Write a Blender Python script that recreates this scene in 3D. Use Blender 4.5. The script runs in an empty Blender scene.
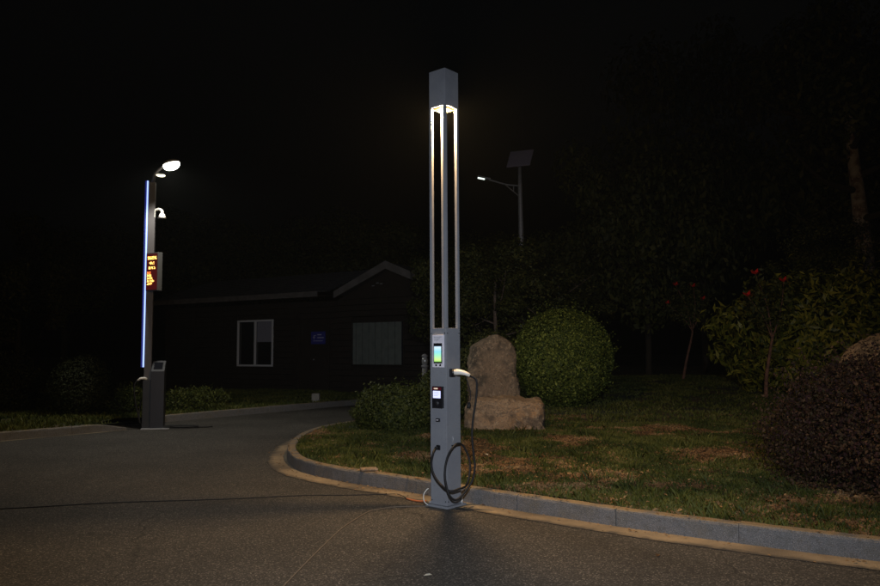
import bpy, bmesh, math, random
import numpy as np
from mathutils import Vector, Matrix
from mathutils.geometry import delaunay_2d_cdt
random.seed(7); RNG = np.random.default_rng(11)
S = bpy.context.scene; C = S.collection
# ------------------------------------------------------------------ camera
cd = bpy.data.cameras.new('camera'); cam = bpy.data.objects.new('camera', cd); C.objects.link(cam); S.camera = cam
cd.sensor_width = 36; cd.lens = 750 * 36 / 880; cd.clip_end = 400; cd.clip_start = .05
pit, rol = math.atan(57 / 750), math.radians(.3)
up0 = Vector((0, -math.sin(pit), math.cos(pit))); fw = Vector((0, math.cos(pit), math.sin(pit)))
rt = Vector((math.cos(rol), 0, 0)) - up0 * math.sin(rol); up = Vector((math.sin(rol), 0, 0)) + up0 * math.cos(rol)
cam.matrix_world = Matrix(((rt.x, up.x, -fw.x, 0), (rt.y, up.y, -fw.y, 0), (rt.z, up.z, -fw.z, 1.48), (0, 0, 0, 1)))
# ------------------------------------------------------------------ night sky, view
W = bpy.data.worlds.new('World'); S.world = W; W.use_nodes = True
nt = W.node_tree; bg = nt.nodes['Background']
sk = nt.nodes.new('ShaderNodeTexSky'); sk.sky_type = 'NISHITA'; sk.sun_disc = False
sk.sun_elevation = math.radians(-4); sk.sun_rotation = math.radians(200)
hs = nt.nodes.new('ShaderNodeHueSaturation'); hs.inputs['Saturation'].default_value = 0.05
nt.links.new(sk.outputs[0], hs.inputs['Color']); nt.links.new(hs.outputs[0], bg.inputs[0]); bg.inputs[1].default_value = .055
S.view_settings.view_transform = 'Standard'; S.view_settings.look = 'None'; S.view_settings.exposure = 0; S.view_settings.gamma = 1
S.cycles.use_denoising = True; S.cycles.max_bounces = 5; S.cycles.sample_clamp_indirect = 3
# ------------------------------------------------------------------ lamps
def lamp(name, kind, loc, power, col, size=.05, target=None, spot=None, blend=.5):
    l = bpy.data.lights.new(name, kind); o = bpy.data.objects.new(name, l); C.objects.link(o)
    o.location = loc; l.energy = power; l.color = col
    if kind == 'AREA': l.size = size
    else: l.shadow_soft_size = size
    if kind == 'SPOT': l.spot_size = math.radians(spot); l.spot_blend = blend
    if target: o.rotation_euler = (Vector(target) - Vector(loc)).to_track_quat('-Z', 'Y').to_euler()
    return o
PX, PY = .047, 7.29                                   # charging pole centre
lamp('pole_downlight', 'POINT', (PX, PY, 3.835), 600, (1, .63, .29), .035)
lamp('post_downlight', 'SPOT', (-5.15, 13.98, 4.98), 300, (1, .97, .86), .08, (-4.3, 12.7, 0), 134, .35)
lamp('fill_spot_behind_camera', 'SPOT', (.05, -1.2, 2.6), 1650, (.84, .90, 1), .10, (.75, 9.5, .40), 64, 1.0)  # added fill for the cool frontal light; unseen, no fixture modelled
# ------------------------------------------------------------------ materials
def mat(name, col, rough=.6, metal=0, emit=None, es=0, spec=None, noise=None, bump=0, bscale=40, detail=4, attr=None, trans=0, coat=0):
    """noise = list of (scale, other colour, low, high) layers mixed over col"""
    m = bpy.data.materials.new(name); m.use_nodes = True; n = m.node_tree.nodes; L = m.node_tree.links
    b = n['Principled BSDF']; b.inputs['Base Color'].default_value = (*col, 1)
    b.inputs['Roughness'].default_value = rough; b.inputs['Metallic'].default_value = metal
    if spec is not None: b.inputs['Specular IOR Level'].default_value = spec
    if coat: b.inputs['Coat Weight'].default_value = coat
    if trans: b.inputs['Transmission Weight'].default_value = trans
    if emit: b.inputs['Emission Color'].default_value = (*emit, 1); b.inputs['Emission Strength'].default_value = es
    tc = n.new('ShaderNodeTexCoord'); cur = None
    for (sc, c2, lo, hi) in (noise or []):
        t = n.new('ShaderNodeTexNoise'); t.inputs['Scale'].default_value = sc; t.inputs['Detail'].default_value = detail
        L.new(tc.outputs['Object'], t.inputs['Vector'])
        r = n.new('ShaderNodeMapRange'); r.inputs[1].default_value = lo; r.inputs[2].default_value = hi
        L.new(t.outputs['Fac'], r.inputs[0])
        x = n.new('ShaderNodeMix'); x.data_type = 'RGBA'; L.new(r.outputs[0], x.inputs[0])
        if cur: L.new(cur, x.inputs[6])
        else: x.inputs[6].default_value = (*col, 1)
        x.inputs[7].default_value = (*c2, 1); cur = x.outputs[2]
    if attr:
        a = n.new('ShaderNodeAttribute'); a.attribute_name = 'rnd'
        r = n.new('ShaderNodeValToRGB'); e = r.color_ramp.elements
        e[0].color = (*attr[0], 1); e[1].color = (*attr[-1], 1); e[1].position = 1
        for i, c in enumerate(attr[1:-1]):
            q = e.new((i + 1) / (len(attr) - 1)); q.color = (*c, 1)
        L.new(a.outputs['Fac'], r.inputs[0])
        if cur:
            x = n.new('ShaderNodeMix'); x.data_type = 'RGBA'; x.blend_type = 'MULTIPLY'; x.inputs[0].default_value = 1
            L.new(r.outputs[0], x.inputs[6]); L.new(cur, x.inputs[7]); cur = x.outputs[2]
        else: cur = r.outputs[0]
    if cur: L.new(cur, b.inputs['Base Color'])
    if bump:
        t = n.new('ShaderNodeTexNoise'); t.inputs['Scale'].default_value = bscale; t.inputs['Detail'].default_value = 6
        L.new(tc.outputs['Object'], t.inputs['Vector'])
        bp = n.new('ShaderNodeBump'); bp.inputs['Strength'].default_value = bump; bp.inputs['Distance'].default_value = .02
        L.new(t.outputs['Fac'], bp.inputs['Height']); L.new(bp.outputs[0], b.inputs['Normal'])
    return m
def leafmat(name, cols, rough=.5, noise=None):
    m = mat(name, cols[0], rough, attr=cols, spec=.3, noise=noise)
    n = m.node_tree.nodes; L = m.node_tree.links; b = n['Principled BSDF']; out = n['Material Output']
    src = b.inputs['Base Color'].links[0].from_socket
    tr = n.new('ShaderNodeBsdfTranslucent'); L.new(src, tr.inputs[0])
    mx = n.new('ShaderNodeMixShader'); mx.inputs[0].default_value = .18
    L.new(b.outputs[0], mx.inputs[1]); L.new(tr.outputs[0], mx.inputs[2]); L.new(mx.outputs[0], out.inputs[0])
    return m
M = {}
M['soil'] = mat('soil', (.05, .042, .03), .95, noise=[(1.2, (.03, .04, .018), .4, .6)], bump=.6, bscale=30)
M['turf'] = mat('turf', (.040, .050, .018), .95, noise=[(1.1, (.10, .062, .028), .46, .60), (9, (.030, .036, .014), .45, .7)], bump=1, bscale=60)
M['sand'] = mat('sand_strip', (.34, .265, .17), .95, noise=[(3, (.24, .19, .125), .4, .65), (45, (.33, .27, .185), .5, .8), (.8, (.10, .082, .062), .46, .64)], bump=.5, bscale=120)
M['kerb'] = mat('granite_kerb', (.145, .14, .14), .8, noise=[(150, (.085, .085, .09), .48, .62), (4, (.12, .105, .085), .48, .70), (23, (.10, .095, .09), .5, .66), (220, (.30, .29, .28), .56, .68)], bump=.6, bscale=90)
def dusty(m, col):                                    # soil lying on upward faces
    n = m.node_tree.nodes; L = m.node_tree.links; b = n['Principled BSDF']; src = b.inputs['Base Color'].links[0].from_socket
    g = n.new('ShaderNodeNewGeometry'); sp = n.new('ShaderNodeSeparateXYZ'); L.new(g.outputs['True Normal'], sp.inputs[0])
    r = n.new('ShaderNodeMapRange'); r.inputs[1].default_value = .6; r.inputs[2].default_value = .95; L.new(sp.outputs[2], r.inputs[0])
    t = n.new('ShaderNodeTexNoise'); t.inputs['Scale'].default_value = 6; t.inputs['Detail'].default_value = 6; tc = n.new('ShaderNodeTexCoord'); L.new(tc.outputs['Object'], t.inputs['Vector'])
    q = n.new('ShaderNodeMapRange'); q.inputs[1].default_value = .36; q.inputs[2].default_value = .56; L.new(t.outputs['Fac'], q.inputs[0])
    mu = n.new('ShaderNodeMath'); mu.operation = 'MULTIPLY'; L.new(r.outputs[0], mu.inputs[0]); L.new(q.outputs[0], mu.inputs[1])
    x = n.new('ShaderNodeMix'); x.data_type = 'RGBA'; L.new(mu.outputs[0], x.inputs[0]); L.new(src, x.inputs[6]); x.inputs[7].default_value = (*col, 1); L.new(x.outputs[2], b.inputs['Base Color'])
dusty(M['kerb'], (.24, .18, .105))
M['pole'] = mat('grey_painted_steel', (.235, .247, .272), .5, 0, noise=[(6, (.205, .215, .245), .4, .7), (1.7, (.25, .26, .285), .5, .75), (38, (.20, .20, .22), .60, .72)], bump=.05, bscale=400, spec=.45)
M['dkmetal'] = mat('dark_painted_steel', (.016, .017, .02), .5, noise=[(8, (.024, .024, .028), .4, .7)])
M['wirec'] = mat('grey_wire', (.16, .13, .10), .6)
M['mast'] = mat('mast_paint', (.085, .078, .082), .5)
M['mast2'] = mat('weathered_post_paint', (.13, .13, .14), .6)
M['galv'] = mat('galvanised_steel', (.42, .42, .44), .5, .3, noise=[(12, (.32, .32, .34), .4, .7)])
M['rubber'] = mat('black_rubber', (.006, .006, .007), .7, bump=.1, bscale=300)
M['blackpl'] = mat('black_plastic', (.012, .012, .015), .3)
M['white'] = mat('white_plastic', (.78, .76, .70), .35)
M['bezel'] = mat('silver_plate', (.86, .83, .90), .4, 0, noise=[(30, (.72, .70, .78), .4, .7)])
M['lampbed'] = mat('lit_lamp_panel', (.12, .06, .01), .5, emit=(1, .66, .18), es=1.6)
M['lampcore'] = mat('lit_lamp_core', (1, 1, .9), .5, emit=(1, .78, .38), es=40)
M['head'] = mat('lit_post_luminaire', (1, 1, 1), .5, emit=(1, .98, .80), es=16)
M['head2'] = mat('lit_small_luminaire', (1, 1, 1), .5, emit=(1, .93, .62), es=3)
M['led'] = mat('blue_white_led', (.2, .3, .8), .5, emit=(.36, .50, 1), es=1.5)
M['ledside'] = mat('blue_led_glow', (.01, .02, .1), .5, emit=(.012, .02, .22), es=.55)  # dim blue emission for the glow beside the LED strip
M['reddot'] = mat('lit_red_led', (.5, .05, .02), .5, emit=(1, .20, .04), es=3.2)
M['redyel'] = mat('lit_amber_led', (.5, .3, .02), .5, emit=(1, .52, .12), es=3.6)
M['ledboard'] = mat('red_led_board', (.02, .004, .005), .6, emit=(.10, .004, .006), es=.5)
M['orange'] = mat('orange_cable', (.42, .13, .045), .5)
M['red'] = mat('red_sticker', (.14, .012, .02), .4)
M['hubred'] = mat('red_petal', (.85, .03, .025), .55)
M['cream'] = mat('lit_cream_mark', (.8, .7, .6), .4, emit=(1, .75, .5), es=.5)
M['greytext'] = mat('grey_screen_text', (.2, .2, .3), .4, emit=(.3, .33, .6), es=.8)
M['hublit'] = mat('lit_card_screen', (.6, .6, 1), .4, emit=(.62, .66, 1), es=1.05)
M['stone'] = mat('tan_stone', (.23, .165, .11), .88, noise=[(1.6, (.21, .165, .115), .45, .62), (2.6, (.075, .062, .045), .50, .60), (17, (.33, .25, .17), .52, .68), (38, (.10, .085, .065), .55, .66), (90, (.14, .11, .08), .52, .64)], bump=1.0, bscale=18)
M['stone2'] = mat('pale_tan_stone', (.30, .215, .14), .88, noise=[(1.8, (.34, .21, .11), .42, .62), (2.9, (.10, .075, .055), .52, .62), (16, (.38, .29, .20), .52, .70), (36, (.14, .11, .085), .55, .66), (90, (.18, .14, .10), .52, .64)], bump=1.0, bscale=18)
M['bark'] = mat('grey_bark', (.16, .12, .095), .9, noise=[(5, (.07, .05, .04), .45, .6), (18, (.24, .18, .15), .55, .7)], bump=1, bscale=16)
M['palebark'] = mat('pale_peeling_bark', (.32, .29, .27), .9, noise=[(3.5, (.12, .08, .065), .45, .58), (14, (.45, .36, .32), .55, .7)], bump=1, bscale=9)
M['barkred'] = mat('reddish_bark', (.20, .10, .07), .85, noise=[(12, (.11, .06, .04), .45, .6)], bump=.6, bscale=30)
M['twig'] = mat('dark_twig', (.03, .024, .016), .9)
M['wood'] = mat('dark_timber', (.022, .015, .011), .8, noise=[(3, (.016, .010, .008), .4, .65)], bump=.5, bscale=14)
M['tile'] = mat('dark_roof_tile', (.035, .037, .045), .7, noise=[(3, (.05, .05, .055), .45, .65)], bump=.5, bscale=12)
M['fascia'] = mat('weathered_fascia_timber', (.17, .155, .15), .75, noise=[(4, (.12, .11, .10), .4, .65)])
M['frame'] = mat('white_window_frame', (.78, .78, .80), .4)
M['glass'] = mat('dark_window_glass', (.012, .013, .018), .08, spec=.6)
M['blind'] = mat('pale_blind', (.30, .30, .36), .8)
M['curtain'] = mat('grey_green_curtain', (.17, .19, .17), .85, noise=[(6, (.13, .15, .135), .4, .7)])
M['bluesign'] = mat('blue_sign', (.04, .045, .30), .4)
M['signwhite'] = mat('sign_print', (.6, .6, .75), .5)
M['solar'] = mat('solar_cells', (.34, .31, .42), .5, .0)
M['lens'] = mat('lit_street_lens', (1, 1, 1), .5, emit=(.85, 1, .9), es=1.9)
M['leafdry'] = mat('dry_leaf', (.30, .2, .1), .8, attr=[(.18, .10, .045), (.30, .19, .09), (.12, .07, .035)])
M['paper'] = mat('pale_scrap', (.75, .72, .62), .7)
M['concrete'] = mat('old_concrete', (.30, .29, .26), .9, noise=[(8, (.2, .19, .17), .4, .7)], bump=.5, bscale=40)
M['box'] = leafmat('boxwood_leaf', [(.018, .032, .005), (.062, .088, .012), (.115, .15, .022), (.25, .29, .055)], .65)
M['loose'] = leafmat('shrub_leaf', [(.024, .036, .008), (.065, .082, .014), (.12, .13, .025)], .6)
M['long'] = leafmat('glossy_long_leaf', [(.06, .08, .010), (.16, .175, .02), (.30, .28, .04), (.08, .10, .012)], .45)
M['purple'] = leafmat('purple_leaf', [(.018, .008, .010), (.050, .018, .018), (.036, .030, .010), (.105, .058, .032), (.026, .016, .009)], .8)
M['darkleaf'] = leafmat('very_dark_leaf', [(.008, .013, .004), (.018, .024, .006), (.028, .034, .010)], .7)
M['tree'] = leafmat('tree_leaf', [(.022, .034, .008), (.060, .070, .015), (.11, .11, .028)], .6)
M['grass'] = leafmat('grass_blade', [(.022, .033, .005), (.048, .062, .008), (.082, .092, .015), (.125, .125, .03)], .65)
M['grassdry'] = leafmat('dry_grass_blade', [(.09, .05, .022), (.19, .10, .04), (.26, .15, .065), (.36, .24, .12)], .8)
# asphalt: aggregate speckle + broad stains
def asphalt():
    m = bpy.data.materials.new('asphalt'); m.use_nodes = True; n = m.node_tree.nodes; L = m.node_tree.links
    b = n['Principled BSDF']; tc = n.new('ShaderNodeTexCoord')
    v = n.new('ShaderNodeTexVoronoi'); v.inputs['Scale'].default_value = 115; v.inputs['Randomness'].default_value = 1
    L.new(tc.outputs['Object'], v.inputs['Vector'])
    sep = n.new('ShaderNodeSeparateColor'); L.new(v.outputs['Color'], sep.inputs[0])
    r = n.new('ShaderNodeValToRGB'); e = r.color_ramp.elements
    e[0].position = 0; e[0].color = (.030, .028, .026, 1); e[1].position = 1; e[1].color = (.24, .22, .19, 1)
    for p, c in ((.45, (.050, .047, .043, 1)), (.80, (.075, .069, .061, 1)), (.93, (.13, .118, .103, 1))): q = e.new(p); q.color = c
    L.new(sep.outputs[0], r.inputs[0])
    t = n.new('ShaderNodeTexNoise'); t.inputs['Scale'].default_value = .55; t.inputs['Detail'].default_value = 7; t.inputs['Roughness'].default_value = .62
    L.new(tc.outputs['Object'], t.inputs['Vector'])
    mr = n.new('ShaderNodeMapRange'); mr.inputs[1].default_value = .3; mr.inputs[2].default_value = .7; mr.inputs[3].default_value = .68; mr.inputs[4].default_value = 1.25
    L.new(t.outputs['Fac'], mr.inputs[0])
    x = n.new('ShaderNodeVectorMath'); x.operation = 'SCALE'; L.new(r.outputs[0], x.inputs[0]); L.new(mr.outputs[0], x.inputs['Scale'])
    wz = n.new('ShaderNodeTexNoise'); wz.inputs['Scale'].default_value = 1.3; wz.inputs['Detail'].default_value = 5; L.new(tc.outputs['Object'], wz.inputs['Vector'])
    wv = n.new('ShaderNodeMix'); wv.data_type = 'RGBA'; wv.blend_type = 'ADD'; wv.inputs[0].default_value = .5; L.new(tc.outputs['Object'], wv.inputs[6]); L.new(wz.outputs['Color'], wv.inputs[7])
    cr_ = n.new('ShaderNodeTexVoronoi'); cr_.feature = 'DISTANCE_TO_EDGE'; cr_.inputs['Scale'].default_value = .33; L.new(wv.outputs[2], cr_.inputs['Vector'])
    cm = n.new('ShaderNodeMapRange'); cm.inputs[1].default_value = 0; cm.inputs[2].default_value = .0035; cm.inputs[3].default_value = .55; cm.inputs[4].default_value = 1; L.new(cr_.outputs['Distance'], cm.inputs[0])
    st = n.new('ShaderNodeTexNoise'); st.inputs['Scale'].default_value = 2.3; st.inputs['Detail'].default_value = 8; st.inputs['Roughness'].default_value = .7; L.new(tc.outputs['Object'], st.inputs['Vector'])
    sm = n.new('ShaderNodeMapRange'); sm.inputs[1].default_value = .60; sm.inputs[2].default_value = .72; sm.inputs[3].default_value = 1; sm.inputs[4].default_value = .62; L.new(st.outputs['Fac'], sm.inputs[0])
    m1 = n.new('ShaderNodeMath'); m1.operation = 'MULTIPLY'; L.new(cm.outputs[0], m1.inputs[0]); L.new(sm.outputs[0], m1.inputs[1])
    x2 = n.new('ShaderNodeVectorMath'); x2.operation = 'SCALE'; L.new(x.outputs[0], x2.inputs[0]); L.new(m1.outputs[0], x2.inputs['Scale']); x = x2
    L.new(x.outputs[0], b.inputs['Base Color']); b.inputs['Roughness'].default_value = .88; b.inputs['Specular IOR Level'].default_value = .3
    t2 = n.new('ShaderNodeTexNoise'); t2.inputs['Scale'].default_value = 130; L.new(tc.outputs['Object'], t2.inputs['Vector'])
    bp = n.new('ShaderNodeBump'); bp.inputs['Strength'].default_value = .7; bp.inputs['Distance'].default_value = .006
    L.new(t2.outputs['Fac'], bp.inputs['Height']); L.new(bp.outputs[0], b.inputs['Normal'])
    return m
M['asphalt'] = asphalt()
def fade_sand():
    m = M['sand']; n = m.node_tree.nodes; L = m.node_tree.links; b = n['Principled BSDF']; src = b.inputs['Base Color'].links[0].from_socket
    a = n.new('ShaderNodeAttribute'); a.attribute_name = 'edge'; tc = n.new('ShaderNodeTexCoord')
    t = n.new('ShaderNodeTexNoise'); t.inputs['Scale'].default_value = 7; t.inputs['Detail'].default_value = 9; t.inputs['Roughness'].default_value = .75; L.new(tc.outputs['Object'], t.inputs['Vector'])
    ad = n.new('ShaderNodeMath'); ad.operation = 'ADD'; L.new(a.outputs['Fac'], ad.inputs[0]); L.new(t.outputs['Fac'], ad.inputs[1])
    r = n.new('ShaderNodeMapRange'); r.inputs[1].default_value = 1.18; r.inputs[2].default_value = 1.5; L.new(ad.outputs[0], r.inputs[0])
    x = n.new('ShaderNodeMix'); x.data_type = 'RGBA'; L.new(r.outputs[0], x.inputs[0]); L.new(src, x.inputs[6]); x.inputs[7].default_value = (.062, .056, .049, 1); L.new(x.outputs[2], b.inputs['Base Color'])
fade_sand()
def screenmat():
    m = mat('lit_gradient_screen', (.1, .1, .1), .3); n = m.node_tree.nodes; L = m.node_tree.links; b = n['Principled BSDF']
    tc = n.new('ShaderNodeTexCoord'); s = n.new('ShaderNodeSeparateXYZ'); L.new(tc.outputs['Generated'], s.inputs[0])
    r = n.new('ShaderNodeValToRGB'); e = r.color_ramp.elements
    e[0].color = (.25, .70, .10, 1); e[1].color = (.48, .74, 1, 1)
    for p, c in ((.12, (.75, 1, .30, 1)), (.4, (.42, 1, .62, 1)), (.65, (.28, .85, 1, 1)), (.93, (.75, .95, 1, 1))): q = e.new(p); q.color = c
    L.new(s.outputs[2], r.inputs[0]); L.new(r.outputs[0], b.inputs['Emission Color']); b.inputs['Emission Strength'].default_value = .95
    return m
M['screen'] = screenmat()
# ------------------------------------------------------------------ helpers
def link(name, me, m, parent=None, loc=None, smooth=False):
    o = bpy.data.objects.new(name, me); C.objects.link(o)
    if m is not None and not me.materials: me.materials.append(m)
    if parent: o.parent = parent
    if loc: o.location = loc
    if smooth: me.polygons.foreach_set('use_smooth', [True] * len(me.polygons))
    return o
def tag(o, label=None, cat=None, group=None, kind=None):
    for k, v in (('label', label), ('category', cat), ('group', group), ('kind', kind)):
        if v: o[k] = v
    return o
def thing(name, label, cat, loc=(0, 0, 0), rz=0, group=None):
    o = bpy.data.objects.new(name, None); C.objects.link(o); o.location = loc; o.rotation_euler = (0, 0, rz); o.empty_display_size = .1
    return tag(o, label, cat, group)
def bm_obj(name, bm, m, parent=None, smooth=False, loc=None):
    me = bpy.data.meshes.new(name); bm.normal_update(); bm.to_mesh(me); bm.free()
    return link(name, me, m, parent, loc, smooth)
def abox(bm, lo, hi, bev=0, mtx=None):
    lo = Vector(lo); hi = Vector(hi); c = (lo + hi) / 2; s = hi - lo
    r = bmesh.ops.create_cube(bm, size=1); vs = r['verts']
    bmesh.ops.scale(bm, verts=vs, vec=s); bmesh.ops.translate(bm, verts=vs, vec=c)
    if bev:
        es = list({e for v in vs for e in v.link_edges}); q = bmesh.ops.bevel(bm, geom=es, offset=bev, segments=2, affect='EDGES', profile=.7)
        vs = list({v for f in q['faces'] for v in f.verts} | {v for v in vs if v.is_valid})
    if mtx: bmesh.ops.transform(bm, matrix=mtx, verts=vs)
    return vs
def box(name, lo, hi, m, parent=None, bev=0, mtx=None):
    bm = bmesh.new(); abox(bm, lo, hi, bev, mtx); return bm_obj(name, bm, m, parent)
def catmull(pts, n):
    P = [Vector(p) for p in pts]; P = [P[0] * 2 - P[1]] + P + [P[-1] * 2 - P[-2]]; out = []
    for i in range(1, len(P) - 2):
        for k in range(n):
            t = k / n; a, b, c, d = P[i - 1], P[i], P[i + 1], P[i + 2]
            out.append(.5 * ((2 * b) + (c - a) * t + (2 * a - 5 * b + 4 * c - d) * t * t + (3 * b - a - 3 * c + d) * t ** 3))
    out.append(P[-2]); return out
def atube(bm, pts, rad, seg=8, cap=True):
    """rad: number or list"""
    n = len(pts); pts = [Vector(p) for p in pts]; R = rad if hasattr(rad, '__len__') else [rad] * n; rings = []
    ref = Vector((0, 0, 1)); prev = None
    for i, p in enumerate(pts):
        d = (pts[min(i + 1, n - 1)] - pts[max(i - 1, 0)]).normalized()
        if prev is None:
            a = d.cross(ref) if abs(d.z) < .95 else d.cross(Vector((1, 0, 0)))
        else: a = prev - d * prev.dot(d)
        a.normalize(); prev = a; b = d.cross(a)
        rings.append([bm.verts.new(p + (a * math.cos(t) + b * math.sin(t)) * R[i]) for t in [2 * math.pi * k / seg for k in range(seg)]])
    for i in range(n - 1):
        for k in range(seg):
            bm.faces.new((rings[i][k], rings[i][(k + 1) % seg], rings[i + 1][(k + 1) % seg], rings[i + 1][k]))
    if cap: bm.faces.new(rings[0][::-1]); bm.faces.new(rings[-1])
def tube(name, pts, rad, m, parent=None, seg=8):
    bm = bmesh.new(); atube(bm, pts, rad, seg); bmesh.ops.recalc_face_normals(bm, faces=bm.faces); return bm_obj(name, bm, m, parent, True)
def sheet(name, poly, z, m, kind='structure', parent=None):
    bm = bmesh.new(); vs = [bm.verts.new((x, y, z)) for x, y in poly]
    f = bm.faces.new(vs); bmesh.ops.triangulate(bm, faces=[f]); bmesh.ops.recalc_face_normals(bm, faces=bm.faces)
    if sum(f.normal.z for f in bm.faces) < 0: bmesh.ops.reverse_faces(bm, faces=bm.faces)
    o = bm_obj(name, bm, m, parent)
    if kind: o['kind'] = kind
    return o
def offset(path, d):
    out = []
    for i, p in enumerate(path):
        t = (Vector(path[min(i + 1, len(path) - 1)]) - Vector(path[max(i - 1, 0)])).normalized()
        out.append((p[0] - t.y * d, p[1] + t.x * d))
    return out
def smoothstep(a, b, x): t = np.clip((x - a) / (b - a), 0, 1); return t * t * (3 - 2 * t)
def lawn_h(x, y):
    x = np.asarray(x, float); y = np.asarray(y, float)
    k = smoothstep(-1.7, 1.2, x) * smoothstep(0, .8, x + (y - 5) * .9 - 1.2)
    return .125 + .025 * np.clip(y - 9, 0, 15) * k + .018 * np.sin(x * 1.3 + .5) * np.sin(y * 1.1) * k
def leaves(name, cen, size, m, parent=None, kind=None, aspect=.5, nrm=None, jitter=1.0, fold=.15, rnd=None, up=0):
    """cen (N,3), size (N,) -> one mesh of folded diamond leaves"""
    N = len(cen); size = np.broadcast_to(size, (N,))[:, None]
    d = RNG.normal(size=(N, 3)); d[:, 2] += up
    if nrm is not None:
        n = nrm + RNG.normal(size=(N, 3)) * .55 * jitter; n /= np.linalg.norm(n, axis=1, keepdims=True)
        d = d - n * (d * n).sum(1, keepdims=True)
    d /= np.linalg.norm(d, axis=1, keepdims=True)
    if nrm is None:
        n = RNG.normal(size=(N, 3)); n = n - d * (d * n).sum(1, keepdims=True); n /= np.linalg.norm(n, axis=1, keepdims=True)
    s = np.cross(n, d)
    V = np.empty((N, 4, 3)); V[:, 0] = cen - d * size * .5; V[:, 2] = cen + d * size * .5
    V[:, 1] = cen + s * size * aspect * .5 + n * size * fold; V[:, 3] = cen - s * size * aspect * .5 + n * size * fold
    me = quads(name, V.reshape(-1, 3), N, RNG.random(N) if rnd is None else rnd)
    o = link(name, me, m, parent)
    if kind: o['kind'] = kind
    return o
def quads(name, V, N, rnd):
    me = bpy.data.meshes.new(name); me.vertices.add(N * 4); me.vertices.foreach_set('co', V.ravel())
    me.loops.add(N * 4); me.loops.foreach_set('vertex_index', np.arange(N * 4, dtype=np.int32))
    me.polygons.add(N); me.polygons.foreach_set('loop_start', np.arange(0, N * 4, 4, dtype=np.int32))
    try: me.polygons.foreach_set('loop_total', np.full(N, 4, dtype=np.int32))
    except Exception: pass
    a = me.attributes.new('rnd', 'FLOAT', 'FACE'); a.data.foreach_set('value', np.asarray(rnd, dtype=np.float32))
    me.update(calc_edges=True); return me
def copy_tree(o, parent=None):
    c = o.copy(); C.objects.link(c); c.parent = parent
    for ch in list(o.children): copy_tree(ch, c)
    return c
# ------------------------------------------------------------------ ground and road
sheet('ground', [(-150, -60), (150, -60), (150, 200), (-150, 200)], -.03, M['soil'])
FRONT = [(14, -.9), (9, 1.75), (6, 3.55), (4.2, 4.62), (3.02, 5.32), (1.87, 6.08), (1.1, 6.68), (.3, 7.36), (-.41, 8.0), (-.78, 8.30), (-1.31, 8.80), (-1.75, 9.36), (-2.06, 10.2), (-2.22, 11.1), (-2.27, 12.4), (-2.08, 13.55), (-1.64, 14.5), (-.9, 16), (0, 17.7), (1.6, 19.4), (3.6, 21.4), (5, 24.5), (6, 30), (7, 45)]
ISL = [(p.x, p.y) for p in catmull([(x, y, 0) for x, y in FRONT], 10)]
LK1 = [(-19.55, -2.6), (-17.25, .3), (-14.8, 3.35), (-12.35, 6.4), (-9.85, 9.5), (-7.9, 11.93), (-5.95, 14.36)]
LK2 = [(-5.87, 15.72), (-4.7, 17.35), (-3.52, 18.95), (-2.3, 20.5), (-1.2, 21.5), (.2, 22.3), (1.2, 24), (2, 28), (3, 45)]
road = [(60, -40)] + [(p[0], p[1]) for p in [(60, -22)] + ISL] + LK2[::-1] + [(-6.6, 15.3), (-6.55, 14.0)] + LK1[::-1] + [(-40, -40)]
sheet('road', [(x, y) for x, y in road], 0, M['asphalt'])
def tess(poly, z_fn, step, box_):
    """polygon filled with a grid, heights from z_fn"""
    x0, y0, x1, y1 = box_; pts = [Vector(p) for p in poly]; n0 = len(pts)
    from math import floor
    xs = [p[0] for p in poly]; ys = [p[1] for p in poly]
    X = np.array(xs); Y = np.array(ys); X2 = np.roll(X, 1); Y2 = np.roll(Y, 1)
    def inside(x, y):
        x = np.atleast_1d(np.asarray(x, float)); y = np.atleast_1d(np.asarray(y, float)); c = np.zeros(len(x), bool)
        for a, b, a2, b2 in zip(X, Y, X2, Y2):
            if b != b2: c ^= ((b > y) != (b2 > y)) & (x < (a2 - a) * (y - b) / (b2 - b) + a)
        return c
    gx, gy = np.meshgrid(np.arange(x0, x1, step), np.arange(y0, y1, step)); gx = gx.ravel() + RNG.uniform(-.2, .2, gx.size) * step; gy = gy.ravel() + RNG.uniform(-.2, .2, gy.size) * step
    k = inside(gx, gy); pts += [Vector((float(a), float(b))) for a, b in zip(gx[k], gy[k])]
    r = delaunay_2d_cdt(pts, [], [list(range(n0))], 1, 1e-4)
    V = [(v.x, v.y, float(z_fn(v.x, v.y))) for v in r[0]]
    me = bpy.data.meshes.new('lawn'); me.from_pydata(V, [], [f if len(f) else f for f in r[2]]); me.update()
    if sum(p.normal.z for p in me.polygons) < 0: me.flip_normals()
    return me, inside
KIN = offset(ISL, .13)   # back edge of the kerb (left-hand side is the lawn?)
def side(path, d): return offset(path, d)
# lawn lies to the right of the FRONT path direction (path runs right -> tip -> back), so use negative offsets
KIN = offset(ISL, -.135)
lawn_poly = KIN[10:-1] + [(60, 45), (60, -1.0)]
me, in_lawn = tess(lawn_poly, lambda x, y: lawn_h(x, y) + .012, .55, (-3, -1, 26, 40))
tag(link('lawn', me, M['turf'], smooth=True), kind='structure')
K1 = offset(LK1, .13); K2 = offset(LK2, .13)
verge_poly = [(-60, -5)] + K1 + [(-6.5, 14.1), (-6.6, 15.4)] + K2 + [(3, 60), (-60, 60)]
me, in_verge = tess(verge_poly, lambda x, y: .12 + .02 * math.sin(x * 1.7) * math.sin(y), .8, (-20, 4, 3, 40))
tag(link('grass_verge', me, M['turf'], smooth=True), kind='structure')
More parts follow.
